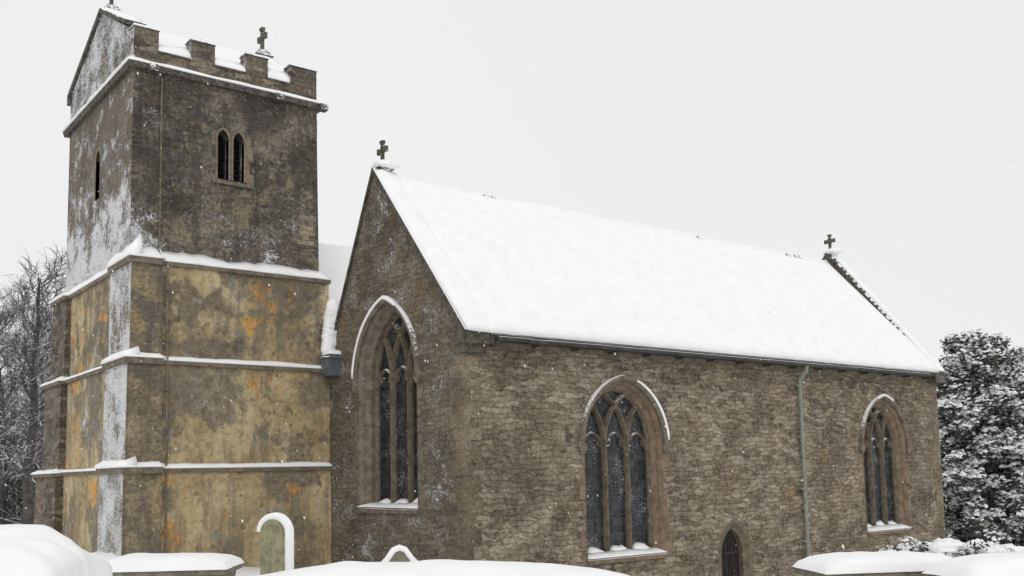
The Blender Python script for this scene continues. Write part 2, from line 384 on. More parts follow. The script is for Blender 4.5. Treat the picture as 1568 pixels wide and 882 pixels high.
    for i in range(lights):
        lx=c-a+lw*i+lw*.5
        sn.strip(place(lx-lw*.36,sill+.04,g-.03),place(lx+lw*.36,sill+.04,g-.03),outv,.12,.05,hin=.13,jit=.6)
    fr.obj(name+'_surround',mstone,church); tr.obj(name+'_tracery',M_trac,church); ho.obj(name+'_hood_mould',M_dressg,church)
    gl.obj(name+'_glazing',M_glass,church,fix=False); bars.obj(name+'_saddle_bars',M_gut,church); sn.obj(name+'_snow',SNOW,church,smooth=True)
    return opening(c,a,sill-.03,spring,h,.14)

XW=10.23; YS=14.6; XE=26.72
PS=S(YS); PW=W(XW)
ZE=5.78; RY=17.66; RZ=9.42
h2=gothic('south_window',14.30,.96,1.52,3.78,1.14,PS,M_dress,[(.04,.44,.03)])
h3=gothic('south_east_window',23.90,.86,1.56,3.76,1.06,PS,M_dress,[(.40,.60,.02)])
hw=gothic('west_window',17.22,.99,2.60,5.20,1.36,PW,M_dressg,[(.05,.62,.05)],depth=.42)
holed_wall('aisle_south_wall',[(XW,-1.),(XE,-1.),(XE,ZE-.08),(XW,ZE-.08)],[h2,h3,opening(17.66,.37,-.5,1.28,.60,.13)],PS,.55,M_nave,church)
d=MB(); inn=opening(17.66,.37,-.5,1.28,.60)
d.sweep(inn,[(.22,.01),(.22,-.010),(.13,-.010),(.07,.05),(.0,.09),(.0,.3)],PS,closed=False); d.obj('door_surround',M_trac,church)
d=MB(); q=opening(17.66,.38,-.5,1.28,.61); d.add([PS(x,z,.22) for x,z in q],[tuple(range(len(q)))])
for i in range(-3,4): d.box(17.66+i*.11-.005,17.66+i*.11+.005,YS+.205,YS+.22,-.4,1.7-abs(i)*.1)
for z in (.5,1.3): d.box(17.35,17.97,YS+.195,YS+.21,z-.03,z+.03)
d.obj('priest_door',M_door,church)
NY=19.95
outl=[(YS+.552,-1.),(NY,-1.),(NY,5.3),(RY,9.60),(YS+.552,6.42)]
holed_wall('aisle_west_gable',outl,[hw],PW,.55,M_nave,church)
m=MB(); m.prism([(YS,ZE-.08),(YS+.552,ZE-.08),(YS+.552,6.42),(YS,5.78)],PW,0.0,.55); m.obj('gable_corner_masonry',M_nave,church)
rng=random.Random(8)
def quoins(m,x,y,z0,z1,sx):
    z=z0; k=0
    while z<z1:
        hh=.17+.14*rng.random(); a_=(.34 if k%2 else .16)+.12*rng.random(); b_=(.16 if k%2 else .34)+.12*rng.random(); p=.003+.007*rng.random()
        zt=min(z+hh,z1)-.008
        if sx<0: m.box(x-p,x+a_,y-p,y+b_,z,zt)
        else: m.box(x-a_,x+p,y-p,y+b_,z,zt)
        z+=hh; k+=1
m=MB(); quoins(m,XW,YS,0,ZE-.4,-1); quoins(m,XE,YS,-.5,ZE-.3,1)
m.obj('corner_quoins',wall_mat('quoin_stone',[(.15,(.095,.077,.055)),(.5,(.195,.157,.11)),(.85,(.33,.275,.195))],brick=.0,snow_s=-.22,snow_w=-.10,seed=6.,C=1.6),church)
m=MB()
m.box(XW-.06,XW+.75,YS-.22,YS+.12,ZE-.20,ZE+.03,top=(XW-.06,XW+.62,YS-.26,YS+.2))
m.box(XW-.03,XW+.5,YS-.12,YS+.02,ZE-.36,ZE-.20)
m.prism([(YS-.24,ZE+.03),(YS+.0,ZE+.03),(RY,9.60),(RY,9.70)],PW,-.06,.5)
m.prism([(RY,9.60),(RY,9.70),(NY+.05,5.35),(NY-.02,5.35)],PW,-.06,.5)
m.obj('west_gable_coping',M_cope,church)
m=MB(); PE=W(XE-.56)
m.prism([(YS+.552,-1.),(21.,-1.),(21.,5.6),(RY,9.62),(YS+.552,6.42)],PE,0,.55)
m.box(XW+.56,XE-.56,20.4,20.9,-1,5.5)
m.obj('aisle_east_gable',M_nave,church)
m=MB(); PEc=W(XE-.42)
m.prism([(YS-.25,ZE-.1),(YS-.25,ZE+.06),(RY,9.86),(RY,9.55)],PEc,0,.46)
m.prism([(RY,9.55),(RY,9.86),(21.,5.9),(21.,5.6)],PEc,0,.46)
m.box(XE-.45,XE+.08,YS-.27,YS-.0,ZE-.28,ZE-.08)
rng=random.Random(4)
for i in range(26):
    t=(i+rng.random()*.6)/26; y=YS-.2+(RY-YS+.2)*t; z=ZE+.06+(9.86-ZE-.06)*t
    m.box(XE-.44,XE-.36,y-.05,y+.06,z-.16,z+.02+.05*rng.random())
m.obj('east_gable_coping',M_cope,church)
m=MB()
a=Vector((XE-.27,YS-.26,ZE+.05)); b=Vector((XE-.27,RY,9.86)); m.strip(a,b,(1,0,0),.33,.09,jit=.35)
m.obj('east_coping_snow',SNOW,church,smooth=True)
m=MB()
m.prism([(YS-.26,ZE-.10),(YS-.28,ZE-.02),(RY,RZ),(20.95,5.6),(20.9,5.4)],W(XW+.5),0,XE-XW-.95)
m.obj('aisle_roof_slates',M_slate,church)
m=MB()
m.sheet((XW-.02,YS-.27,ZE+.02),(XW+.6,YS-.29,ZE+.0),(XW+.6,RY,9.52),(XW-.02,RY,9.66),.10,6,50,amp=.02,edge=.1)
m.sheet((XW+.45,YS-.31,ZE-.0),(XE-.43,YS-.31,ZE-.0),(XE-.43,RY+.02,RZ+.02),(XW+.45,RY+.02,RZ+.04),.14,190,60,amp=.022,freq=.6,fine=.006,edge=.14)
m.sheet((XW+.50,20.95,5.62),(XE-.43,20.95,5.62),(XE-.43,RY,RZ+.02),(XW+.50,RY,RZ+.02),.13,60,20)
m.strip((XW+.05,RY+.02,9.66),(XW+.02,NY,5.36),(1,0,0),.45,.08)
pts=[];
for i in range(150):
    t=i/149; x=XW+.5+(XE-.43-XW-.5)*t; pts.append((x,RY,RZ+.07+.03*nz((x,0,0),1.1)+.02*nz((x,3,0),4)))
m.tube(pts,[.10+.02*nz((p[0],9,9),2) for p in pts],8)
m.obj('aisle_roof_snow',SNOW,church,smooth=True)
m=MB()
for x in (13.0,13.22,24.1,24.5,24.7,20.2):
    m.box(x,x+.18,RY-.17,RY-.06,RZ+.03,RZ+.13,top=(x+.03,x+.15,RY-.1,RY-.05))
for x,t in ((12.1,.93),(11.5,.86)):
    y=YS-.3+(RY-YS+.3)*t; z=ZE+(RZ-ZE)*t; m.box(x,x+.2,y-.05,y+.05,z+.1,z+.17,top=(x,x+.16,y,y+.05))
m.obj('exposed_ridge_slates',M_slate,church)
m=MB(); pts=[(XW+.62+i*.5,YS-.33,ZE-.10+.012*nz((i,0,0),.7)) for i in range(32)]; pts=[p for p in pts if p[0]<XE-.4]
m.tube(pts,.05,8)
for p in pts[::2]: m.box(p[0]-.02,p[0]+.02,YS-.33,YS+.01,ZE-.19,ZE-.15)
m.obj('eaves_gutter',M_gut,church)
m=MB(); m.box(XW+.6,XE-.45,YS-.10,YS+.004,ZE-.20,ZE-.12); m.obj('eaves_course',M_dressg,church)

def pipe(m,x,y,z0,z1,r=.05,step=1.25):
    m.tube([(x,y,z1),(x,y,z0)],r,10)
    z=z1-.15
    while z>z0:
        m.tube([(x,y,z+.05),(x,y,z-.05)],r*1.35,10); m.box(x-.1,x+.1,y,y+.1,z-.02,z+.02); z-=step
m=MB(); pipe(m,20.2,YS-.10,-.2,5.35); m.tube([(20.2,YS-.33,5.66),(20.2,YS-.3,5.52),(20.2,YS-.1,5.33)],.05,8)
pipe(m,10.32,19.42,1.2,5.35); m.obj('downpipes',M_pipe,church)
m=MB(); m.box(10.0,10.34,19.2,19.55,5.42,5.80,top=(9.95,10.4,19.15,19.6)); m.box(9.93,10.42,19.12,19.62,5.80,5.88); m.obj('rainwater_hopper',M_lead,church)
m=MB(); m.cap(10.17,19.37,0,.5,.5,5.87,.12,n=8,pw=3)
for k in range(14):
    t=k/13; m.mound(10.16+.06*t,19.56-.10*t+.03*nz((k,0,0),.9),.20,.17,.22,6.0+.95*t,seed=k,n=7)
m.obj('valley_snow',SNOW,church,smooth=True)

# ---------------------------------------------------------------- main nave behind
m=MB(); m.box(10.25,22.,20.95,26.6,0,6.4); m.prism([(20.3,6.),(26.8,5.8),(23.4,9.35)],W(10.25),0,11.7); m.obj('main_nave_body',M_nave,church)
m=MB(); m.sheet((10.2,19.6,5.6),(22,19.6,5.6),(22,23.4,9.42),(10.2,23.4,9.42),.13,60,20); m.sheet((10.2,27.,5.6),(22,27.,5.6),(22,23.4,9.42),(10.2,23.4,9.42),.13,60,20)
m.obj('main_nave_roof_snow',SNOW,church,smooth=True)

# ---------------------------------------------------------------- tower
TX0,TX1,TY0,TY1=5.98,10.12,20.10,25.1
PT=S(TY0); PTW=W(TX0)
LC=(7.90,8.25); LA=.12; LZ=(9.66,10.56,.2)
holed_wall('tower_belfry_south_wall',[(TX0,7.5),(TX1+.06,7.5),(TX1,11.7),(TX0,11.7)],[opening(c,LA,*LZ) for c in LC],PT,.5,M_up,church)
holed_wall('tower_belfry_west_wall',[(TY0+.502,7.5),(TY1+.05,7.5),(TY1,11.7),(TY0+.502,11.7)],[opening(22.55,.17,9.5,10.4,.2)],PTW,.5,M_up,church)
m=MB(); m.box(TX0+.502,TX1-.01,TY0+.502,TY1,7.4,11.7); m.obj('tower_core',M_up,church)
rng=random.Random(21); m=MB(); quoins(m,TX0,TY0,8.6,11.66,-1); quoins(m,TX1,TY0,8.0,11.66,1); m.obj('tower_quoins',M_up,church)
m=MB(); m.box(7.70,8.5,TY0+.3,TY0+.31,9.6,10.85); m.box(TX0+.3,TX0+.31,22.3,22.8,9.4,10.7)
for i in range(9):
    z=9.72+i*.11
    for c in LC: m.add([(c-.12,TY0+.16,z),(c+.12,TY0+.16,z),(c+.12,TY0+.28,z+.08),(c-.12,TY0+.28,z+.08)],[(0,1,2,3)])
m.obj('belfry_louvres',M_drk,church)
m=MB()
for c in LC:
    m.sweep(opening(c,LA,*LZ),[(.0,.12),(.0,-.006),(.04,-.014),(.05,-.014),(.05,.01)],PT,closed=False)
for z0,z1,xa,xb in ((9.85,10.1,7.66,7.727),(10.38,10.70,7.64,7.727),(9.60,9.86,8.422,8.60),(9.86,10.15,8.421,8.50),(10.15,10.5,8.422,8.58),(10.5,10.72,8.421,8.52)):
    m.box(xa,xb,TY0-.008,TY0+.02,z0+.004,z1-.004)
m.box(7.66,8.56,TY0-.05,TY0+.02,9.55,9.62)
m.sweep(opening(22.55,.17,9.5,10.4,.2),[(.0,.12),(.0,-.01),(.08,-.012),(.08,.01)],PTW,closed=False)
m.obj('belfry_dressings',simple('belfry_stone',(.24,.195,.14),(.13,.11,.085),7,snow=-.3),church)
m=MB(); rng=random.Random(3)
for r in range(6):
    x=9.58+.2*rng.random()
    while x<10.02:
        w=.12+.2*rng.random()
        if rng.random()<.8: m.box(x,min(x+w,10.07),TY0-.011-.004*rng.random(),TY0+.02,8.45+r*.115+.006,8.45+(r+1)*.115-.006)
        x+=w+.012
m.obj('exposed_ashlar_patch',simple('pale_ashlar',(.34,.28,.20),(.19,.155,.115),5,snow=-.22),church)
low=MB(); but=MB(); nwb=MB(); led=MB(); sn=MB()
stages=[(7.62,5.60,5.95,19.70,10.22),(5.60,3.45,5.91,19.66,10.22),(3.45,.5,5.87,19.61,10.22)]
for i,(zt,zb,x0,y0,x1) in enumerate(stages):
    low.box(x0,x1,y0,25.0,zb,zt,top=(x0+.01,x1,y0+.01,25.0))
    bx=x0-.09-.02*i; by=y0-.06-.012*i; bn=21.05+.05*i; be=6.50
    but.box(bx,be,by,bn,zb,zt+(.0 if i else .03),top=(bx+.02,be,by+.02,bn))
    ny=25.75+.36*i
    nwb.box(x0-.12-.03*i,x0+.9,24.5,ny,zb,zt-.02,top=(x0-.10-.03*i,x0+.9,24.5,ny-.03))
    if i==0: X0,Y0=TX0,TY0
    else: X0,Y0=stages[i-1][2],stages[i-1][3]
    pr=.04
    led.box(be+.0,x1+.03,y0-pr,y0+.05,zt-.08,zt+.0)
    led.box(x0-pr,x0+.05,bn,24.5,zt-.08,zt+.0)
    led.box(bx-pr,be+.0,by-pr,by+.1,zt-.09,zt+.035)
    led.box(bx-pr,bx+.1,by+.1,bn+.03,zt-.09,zt+.035)
    led.box(x0-.17-.03*i,x0+.0,24.47,ny+.04,zt-.10,zt-.018)
    hin=.30 if i==0 else .11
    sn.strip((be-.05,Y0+.01,zt-.0),(x1+.04,Y0+.01,zt-.0),(0,-1,0),Y0-y0+pr+.015,.05,hin=hin,jit=.18)
    sn.strip((X0+.01,bn-.1,zt),(X0+.01,ny-.2,zt),(-1,0,0),X0-x0+pr+.03,.05,hin=hin*.6,jit=.18)
    sn.strip((bx-pr,Y0+.0,zt+.03),(be+.05,Y0+.0,zt+.03),(0,-1,0),Y0-by+pr+.015,.06,hin=hin+.04,jit=.15)
    sn.strip((X0+.08,by-pr-.01,zt+.03),(X0+.08,bn+.03,zt+.03),(-1,0,0),X0+.08-bx+pr+.03,.10,hin=hin+.14,jit=.15)
    sn.strip((x0+.0,24.45,zt-.02),(x0+.0,ny+.05,zt-.02),(-1,0,0),.2+.03*i,.06,hin=.13,jit=.2)
low.obj('tower_lower_stages',M_low,church); but.obj('southwest_buttress',M_but,church); nwb.obj('northwest_buttress',M_nwb,church)
led.obj('tower_weathering_ledges',M_dressg,church)
m=MB()
m.add([(5.93,19.72,7.66),(6.55,19.72,7.66),(5.93,20.9,7.66),(TX0+.01,TY0-.012,8.60),(6.5,TY0-.005,7.95),(TX0-.012,20.8,8.0),(6.55,TY0+.1,7.66),(TX0+.1,20.9,7.66)],
      [(0,1,4,3),(0,3,5,2),(1,6,4),(2,5,7),(0,2,7,6,1)])
m.obj('buttress_broach',wall_mat('broach_stone',[(.2,(.12,.10,.08)),(.9,(.3,.26,.2))],brick=.2,snow_s=-.10,snow_w=.05,seed=4.),church)
sn.cap(5.75,20.3,0,1.5,2.6,1.4,.42,n=20,pw=2,droop=.1,amp=.08)
st=MB()
st.box(TX0-.10,TX1+.12,TY0-.10,TY0+.05,11.68,11.80,top=(TX0-.13,TX1+.15,TY0-.13,TY0+.05))
st.box(TX0-.10,TX0+.05,TY0+.05,TY1+.15,11.681,11.799,top=(TX0-.13,TX0+.05,TY0+.05,TY1+.15))
st.box(TX1-.04,TX1+.12,TY0+.05,TY1+.15,11.681,11.799)
for gx,gy in ((6.33,TY0-.13),(TX1+.08,TY0-.12),(9.1,TY0-.12)):
    st.box(gx-.08,gx+.08,gy-.16,gy+.03,11.62,11.77,top=(gx-.1,gx+.1,gy-.13,gy+.03))
st.obj('tower_string_course',M_cope,church)
sn.strip((TX0-.08,TY0+.0,11.80),(TX1+.14,TY0+.0,11.80),(0,-1,0),.15,.06,hin=.12,jit=.2)
sn.strip((TX0+.0,TY0-.12,11.80),(TX0+.0,TY1+.14,11.80),(-1,0,0),.16,.07,hin=.14,jit=.2)
pa=MB()
pa.box(TX0+.0,TX1,TY0+.0,TY0+.32,11.80,12.13)
mer=[(5.98,6.49),(7.17,7.70),(8.40,8.92),(9.46,10.12)]
for i,(a0,a1) in enumerate(mer):
    pa.box(a0+.002*i,a1,TY0+.002,TY0+.318,12.13,12.60)
pa.box(TX1-.3,TX1-.002,TY0+.33,25.0,11.80,12.2)
pa.box(TX1-.3,TX1-.004,20.9,21.5,12.2,12.6)
pg=W(TX0+.003); GE=W(TX1-.40)
pa.prism([(TY0+.322,11.80),(TY1,11.80),(TY1,12.75),(22.5,13.80),(20.75,12.85),(20.55,12.55),(TY0+.322,12.55)],pg,0,.35)
pa.prism([(20.9,11.8),(TY1,11.8),(TY1,12.7),(22.7,13.72),(20.9,12.6)],GE,0,.30)
pa.obj('tower_parapet',wall_mat('parapet_rubble',[(.15,(.05,.044,.036)),(.42,(.11,.096,.078)),(.6,(.175,.152,.122)),(.85,(.31,.27,.21))],brick=.7,mortar=(.16,.145,.12),mk=.5,
    snow_s=-.14,snow_w=.12,seed=13.,cluster=.8),church)
cp=MB()
for i,(a0,a1) in enumerate(mer): cp.box(a0-.02,a1+.02,TY0-.03,TY0+.34,12.60,12.66,top=(a0+.0,a1-.0,TY0,TY0+.3))
for k in range(3):
    a0=mer[k][1];a1=mer[k+1][0]; cp.box(a0,a1,TY0-.025,TY0+.34,12.13,12.17)
cp.prism([(TY1+.12,12.62),(TY1+.12,12.75),(22.5,13.92),(22.5,13.80)],pg,-.06,.4)
cp.prism([(22.5,13.80),(22.5,13.92),(20.6,12.92),(20.6,12.82)],pg,-.06,.4)
cp.box(TX0-.05,TX0+.35,TY1-.1,TY1+.16,12.5,12.63)
GE2=W(TX1-.43)
cp.prism([(TY1,12.7),(TY1,12.85),(22.7,13.84),(22.7,13.72)],GE2,-.0,.40); cp.prism([(22.7,13.72),(22.7,13.84),(20.8,12.68),(20.8,12.56)],GE2,-.0,.40)
cp.obj('parapet_coping',M_cope,church)
for k in range(3):
    a0=mer[k][1];a1=mer[k+1][0]; sn.strip((a0,TY0+.3,12.17),(a1,TY0+.3,12.17),(0,-1,0),.30,.16,hin=.34,jit=.25,taper=False)
for i,(a0,a1) in enumerate(mer): sn.strip((a0+.02,TY0+.28,12.655),(a1-.02,TY0+.28,12.655),(0,-1,0),.24,.025,hin=.06,jit=.5)
sn.sheet((TX0+.3,TY0+.3,12.34),(TX1-.4,TY0+.3,12.34),(TX1-.4,22.6,13.66),(TX0+.3,22.6,13.66),.12,40,20)
sn.sheet((TX0+.3,25.0,12.5),(TX1-.4,25.0,12.5),(TX1-.4,22.6,13.66),(TX0+.3,22.6,13.66),.12,20,12)
sn.strip((TX0+.3,22.5,13.90),(TX0+.3,20.6,12.9),(-1,0,0),.34,.09,jit=.2); sn.strip((TX0+.3,22.5,13.90),(TX0+.3,TY1+.1,12.73),(-1,0,0),.3,.05,jit=.3)
sn.strip((TX1-.10,22.7,13.82),(TX1-.10,20.9,12.74),(-1,0,0),.30,.09,jit=.2)
sn.obj('tower_snow',SNOW,church,smooth=True)
m=MB(); m.tube([(6.56,TY0-.02,11.6),(6.56,TY0-.02,7.95),(6.60,19.66,7.5),(6.60,19.62,5.65),(6.60,19.58,1.5)],.02,6)
for z in (11,10.2,9.4,8.6): m.box(6.52,6.60,TY0-.04,TY0,z,z+.03)
for z in (7,6.2,5.,4.2,3.,2.2): m.box(6.56,6.64,19.56,19.66,z,z+.04)
m.obj('lightning_conduit',M_dressg,church)
def cross(m,x,y,z,s):
    m.box(x-.22*s,x+.22*s,y-.16*s,y+.16*s,z-.02,z+.14*s,top=(x-.10*s,x+.10*s,y-.08*s,y+.08*s))
    m.box(x-.035*s,x+.035*s,y-.045*s,y+.045*s,z+.10*s,z+.62*s,top=(x-.03*s,x+.03*s,y-.035*s,y+.035*s))
    zc=z+.44*s
    for sg in (1,-1):
        m.add([(x-.035*s,y,zc-.03*s),(x+.035*s,y,zc-.03*s),(x+.035*s,y,zc+.03*s),(x-.035*s,y,zc+.03*s),
               (x-.04*s,y+sg*.2*s,zc-.07*s),(x+.04*s,y+sg*.2*s,zc-.07*s),(x+.04*s,y+sg*.2*s,zc+.07*s),(x-.04*s,y+sg*.2*s,zc+.07*s)],
              [(0,1,2,3),(4,5,6,7),(0,1,5,4),(1,2,6,5),(2,3,7,6),(3,0,4,7)])
    m.box(x-.045*s,x+.045*s,y-.04*s,y+.04*s,zc+.15*s,zc+.23*s,top=(x-.05*s,x+.05*s,y-.075*s,y+.075*s))
    pts=[(x,y+.11*s*math.cos(t*math.pi/8),zc+.11*s*math.sin(t*math.pi/8)) for t in range(17)]
    m.tube(pts,.016*s,6,cap=False)
m=MB(); cross(m,XW+.2,RY,9.70,.9); cross(m,XE-.2,RY,9.84,.9); cross(m,TX1-.2,22.7,13.86,1.1); cross(m,TX0+.2,22.5,13.9,1.0)
m.obj('gable_crosses',simple('lichen_cross_stone',(.14,.14,.09),(.06,.058,.045),9,snow=-.2),church)
m=MB(); m.mound(XW+.25,RY,.28,.3,.14,9.74,seed=3,n=10); m.mound(XE-.2,RY-.1,.26,.28,.14,9.86,seed=5,n=10); m.obj('apex_snow',SNOW,church,smooth=True)

# ---------------------------------------------------------------- ground
def terr(x,y):
    t=min(1,max(0,(x-7.5)/6.5)); t=t*t*(3-2*t)
    k=min(1,max(0,(y-1)/5.)); 
    z=1.48-1.45*t*k
    return z+.06*nz((x,y,0),.35)+.02*nz((x,y,0),1.7)
def axis():
    a=[-3000,-1500,-700,-350,-180,-110,-75,-55]; v=-40
    while v<60: a.append(v); v+=.5
    return a+[60,70,85,110,160,300,600,1200,3000]
ax=axis(); g=MB(); n=len(ax)
g.add([(x,y,terr(x,y)) for y in ax for x in ax],[(j*n+i,j*n+i+1,(j+1)*n+i+1,(j+1)*n+i) for j in range(n-1) for i in range(n-1)])
g.obj('snowy_ground',SNOW,None,smooth=True,fix=False)

def loc(d,lat): return (.6157*d+.788*lat, .788*d-.6157*lat)
ROT=math.radians(-38)
def snow_wall(name,d,lat,L,Wd,ztop,h,rot,pw=4,droop=.035,n=44):
    e=empty(name); x,y=loc(d,lat); z0=terr(x,y)-.3
    m=MB(); ca,sa=math.cos(rot),math.sin(rot); rng=random.Random(5)
    def tr(b): m.add([(x+vx*ca-vy*sa,y+vx*sa+vy*ca,vz) for vx,vy,vz in b.v],b.f)
    z=z0
    while z<ztop-.07:
        hh=min(.12+.06*rng.random(),ztop-.06-z+.001); u=-L/2
        while u<L/2-.05:
            w=.2+.25*rng.random(); w=min(w,L/2-u); o=.015*rng.random()
            b=MB(); b.box(u+.006,u+w-.006,-Wd/2-o,Wd/2+o,z+.005,z+hh-.003,top=(u+.014,u+w-.014,-Wd/2-o+.01,Wd/2+o-.01)); tr(b); u+=w
        z+=hh
    b=MB(); b.box(-L/2+.03,L/2-.03,-Wd/2+.03,Wd/2-.03,z0,ztop-.06); tr(b)
    b=MB(); b.box(-L/2-.05,L/2+.05,-Wd/2-.05,Wd/2+.05,ztop-.06,ztop); tr(b)
    m.obj(name+'_masonry',M_tomb,e)
    m=MB(); m.cap(x,y,rot,L+.14,Wd+.14,ztop,h,n=n,pw=pw,amp=.03,droop=droop); m.obj(name+'_snow_cap',SNOW,e,smooth=True)
snow_wall('churchyard_wall',6.3,-.56,2.75,.8,2.40,.26,ROT,pw=2.6)
snow_wall('chest_tomb',11.6,-4.0,1.32,.75,2.20,.15,ROT+.05,pw=6,droop=.0)
snow_wall('chest_tomb.001',8.6,3.12,1.12,.6,2.33,.12,ROT+.12,pw=6,droop=.0)
snow_wall('churchyard_wall.001',7.6,4.2,1.9,.5,2.38,.14,ROT+.18,pw=5,droop=.01)
def headstone(name,d,lat,w,zt,shape,rot,mat,snowt):
    e=empty(name); x,y=loc(d,lat); z0=terr(x,y)-.2; ca,sa=math.cos(rot),math.sin(rot)
    pl=lambda u,v,dd: Vector((x+u*ca-dd*sa,y+u*sa+dd*ca,v))
    if shape=='round': top=[(w/2*math.cos(t*math.pi/12),zt-w*.42+w*.42*math.sin(t*math.pi/12)) for t in range(13)]
    else: top=[(w/2,zt-.22),(w*.3,zt-.13),(w*.12,zt-.02),(0,zt),(-w*.12,zt-.02),(-w*.3,zt-.13),(-w/2,zt-.22)]
    m=MB(); m.prism([(-w/2,z0),(w/2,z0)]+top,pl,-.06,.06)
    m.prism([(-w*.42,z0+.3),(w*.42,z0+.3)]+[(a*.84,zt+(b-zt)*.9-.05) for a,b in top],pl,-.066,-.055)
    m.obj(name+'_slab',mat,e)
    m=MB(); path=[(w/2,z0+.35)]+top if shape=='round' else top
    m.sweep(path,[(-.0,.075),(-.010,-.05),(snowt*.5,-.08),(snowt,-.05),(snowt*1.1,.03),(snowt*.6,.085)],pl)
    m.obj(name+'_snow',SNOW,e,smooth=True)
headstone('headstone',14.5,-3.50,.46,2.62,'round',ROT+math.radians(-28),M_lich,.085)
headstone('headstone.001',12.6,-1.47,.44,2.27,'point',ROT+.15,M_tomb,.06)

# ---------------------------------------------------------------- vegetation
def birch_mesh(H,seed,nb=40):
    rng=random.Random(seed); m=MB()
    def branch(p,d,L,r,lvl):
        n=5 if lvl<2 else 3; pts=[p]; q=p; dd=d.copy()
        for i in range(n):
            dd=(dd+Vector((rng.uniform(-1,1),rng.uniform(-1,1),rng.uniform(-.6,.9)-(.55 if lvl>=2 else 0)))*.22).normalized()
            q=q+dd*L/n; pts.append(q)
        m.tube(pts,[r*(1-.7*i/n) for i in range(n+1)],4 if lvl<2 else 3,cap=False)
        if lvl<3:
            k=(10,8,6)[lvl-1]
            for j in range(k):
                t=.2+.8*(j+rng.random())/k; i=min(n-1,int(t*n)); b=pts[i].lerp(pts[i+1],t*n-i)
                nd=(dd+Vector((rng.uniform(-1,1),rng.uniform(-1,1),rng.uniform(-.6,.7)))*.8).normalized()
                branch(b,nd,L*(.55 if lvl==1 else .6)*rng.uniform(.6,1.1),max(.011,r*.45),lvl+1)
    pts=[Vector((0,0,-.3))]; 
    for i in range(12): pts.append(Vector((pts[-1].x+rng.uniform(-.12,.14),pts[-1].y+rng.uniform(-.12,.12),(i+1)*H/12)))
    m.tube(pts,[.21*(1-i/13.)**.8+.015 for i in range(13)],8)
    for j in range(nb):
        t=.15+.83*(j/nb); i=min(11,int(t*12)); b=pts[i].lerp(pts[i+1],t*12-i); an=rng.uniform(0,6.28); el=rng.uniform(.5,1.1)
        branch(b,Vector((math.cos(an)*math.cos(el),math.sin(an)*math.cos(el),math.sin(el))),H*.33*(1-t*.55)*rng.uniform(.8,1.15),.065*(1-t*.65),1)
    return m
bm1=birch_mesh(10.2,4); bm2=birch_mesh(9.0,12)
o1=bm1.obj('birch_tree',M_bark,None,fix=False); o2=bm2.obj('birch_tree.001',M_bark,None,fix=False)
x,y=loc(38,-18.6); o1.location=(x,y,1.0)
x,y=loc(42,-19.9); o2.location=(x,y,1.2)
for k,(d_,l_,src,rz,sc) in enumerate([(45,-24.0,o1,2.1,1.02),(50,-23.5,o2,4.0,1.1),(60,-27.0,o1,1.0,1.2),(62,33,o2,.5,.95),(66,31.5,o1,2.5,.85),(56,-25.2,o2,5.2,1.2),(43,-22.3,o2,1.2,1.05)]):
    o=D.objects.new('birch_tree',src.data); link(o); x,y=loc(d_,l_); o.location=(x,y,1.2); o.rotation_euler=(0,0,rz); o.scale=(sc,)*3

def evergreen(name,d_,lat,z0,H,R,nc,seed,leaf=.13,snowf=.5,conic=.6,per=90,trunk=True,par=None):
    rng=random.Random(seed); x,y=loc(d_,lat); m=MB()
    m.cur=2
    if trunk: m.tube([(x,y,z0-.9),(x+.1,y,z0+H*.5),(x,y,z0+H*.9)],[R*.07,R*.05,.03],7)
    for c in range(nc):
        t=rng.random()**.85; zz=z0+H*(-.03+1.0*t); rad=R*(1-t**1.6*conic)*(1+.16*math.sin(c*1.7)); k=rng.uniform(.35,1.)**.5
        if t>.9: k*=.7
        an=rng.uniform(0,6.283); cc=Vector((x+math.cos(an)*rad*k,y+math.sin(an)*rad*k,zz)); cr=rng.uniform(.28,.6)*R*.30
        outd=Vector((math.cos(an),math.sin(an),-.25 if t<.75 else .6))
        heavy=rng.random()<.65
        if rng.random()<.3:
            m.cur=2; m.tube([(x,y,zz-.5),tuple(cc)],[.035,.012],3,cap=False)
        for i in range(per):
            dv=Vector((rng.gauss(0,1),rng.gauss(0,1),rng.gauss(0,.6))); dv=dv.normalized()*cr*rng.random()**.4
            al=rng.uniform(-.6,1.)*cr*1.1
            p=cc+Vector((dv.x*.9,dv.y*.9,dv.z*.6))+outd*al
            up=dv.z>-.1*cr
            is_s=up and rng.random()<(snowf if heavy else snowf*.55) or rng.random()<snowf*.15
            m.cur=1 if is_s else 0
            if is_s:
                n_=Vector((rng.uniform(-.6,.6),rng.uniform(-.6,.6),1)).normalized(); s=leaf*rng.uniform(.5,1.2)
            else:
                n_=Vector((rng.uniform(-1,1),rng.uniform(-1,1),rng.uniform(-.4,1))).normalized(); s=leaf*rng.uniform(.6,1.4)
            a_=n_.orthogonal().normalized(); a_.rotate(Matrix.Rotation(rng.uniform(0,6.28),3,n_)); b_=n_.cross(a_)
            asp=.75 if is_s else .35
            vs=[p+a_*s,p+b_*s*asp+n_*s*.15,p-a_*s*.9,p-b_*s*asp]
            if is_s:
                vs.append(p+n_*s*.5); m.add(vs,[(0,1,4),(1,2,4),(2,3,4),(3,0,4)])
            else: m.add(vs,[(0,1,2,3)])
    return m.obj(name,[M_leaf,SNOW,M_bark],par,fix=False)
evergreen('yew_tree',34,16.1,.4,7.2,2.7,400,1,per=80,leaf=.12,snowf=.85,conic=.7)
evergreen('yew_tree',35,18.9,.4,6.9,3.0,420,2,per=80,leaf=.12,snowf=.85,conic=.66)
evergreen('yew_tree',40,19.6,.4,6.4,3.6,240,5,per=65,leaf=.16,snowf=.8,conic=.5)
evergreen('snowy_shrub',13.5,5.95,1.2,.90,.92,90,3,leaf=.04,snowf=.8,conic=.3,per=110,trunk=False)
x,y=loc(13.5,5.95)
m=MB(); rng=random.Random(2)
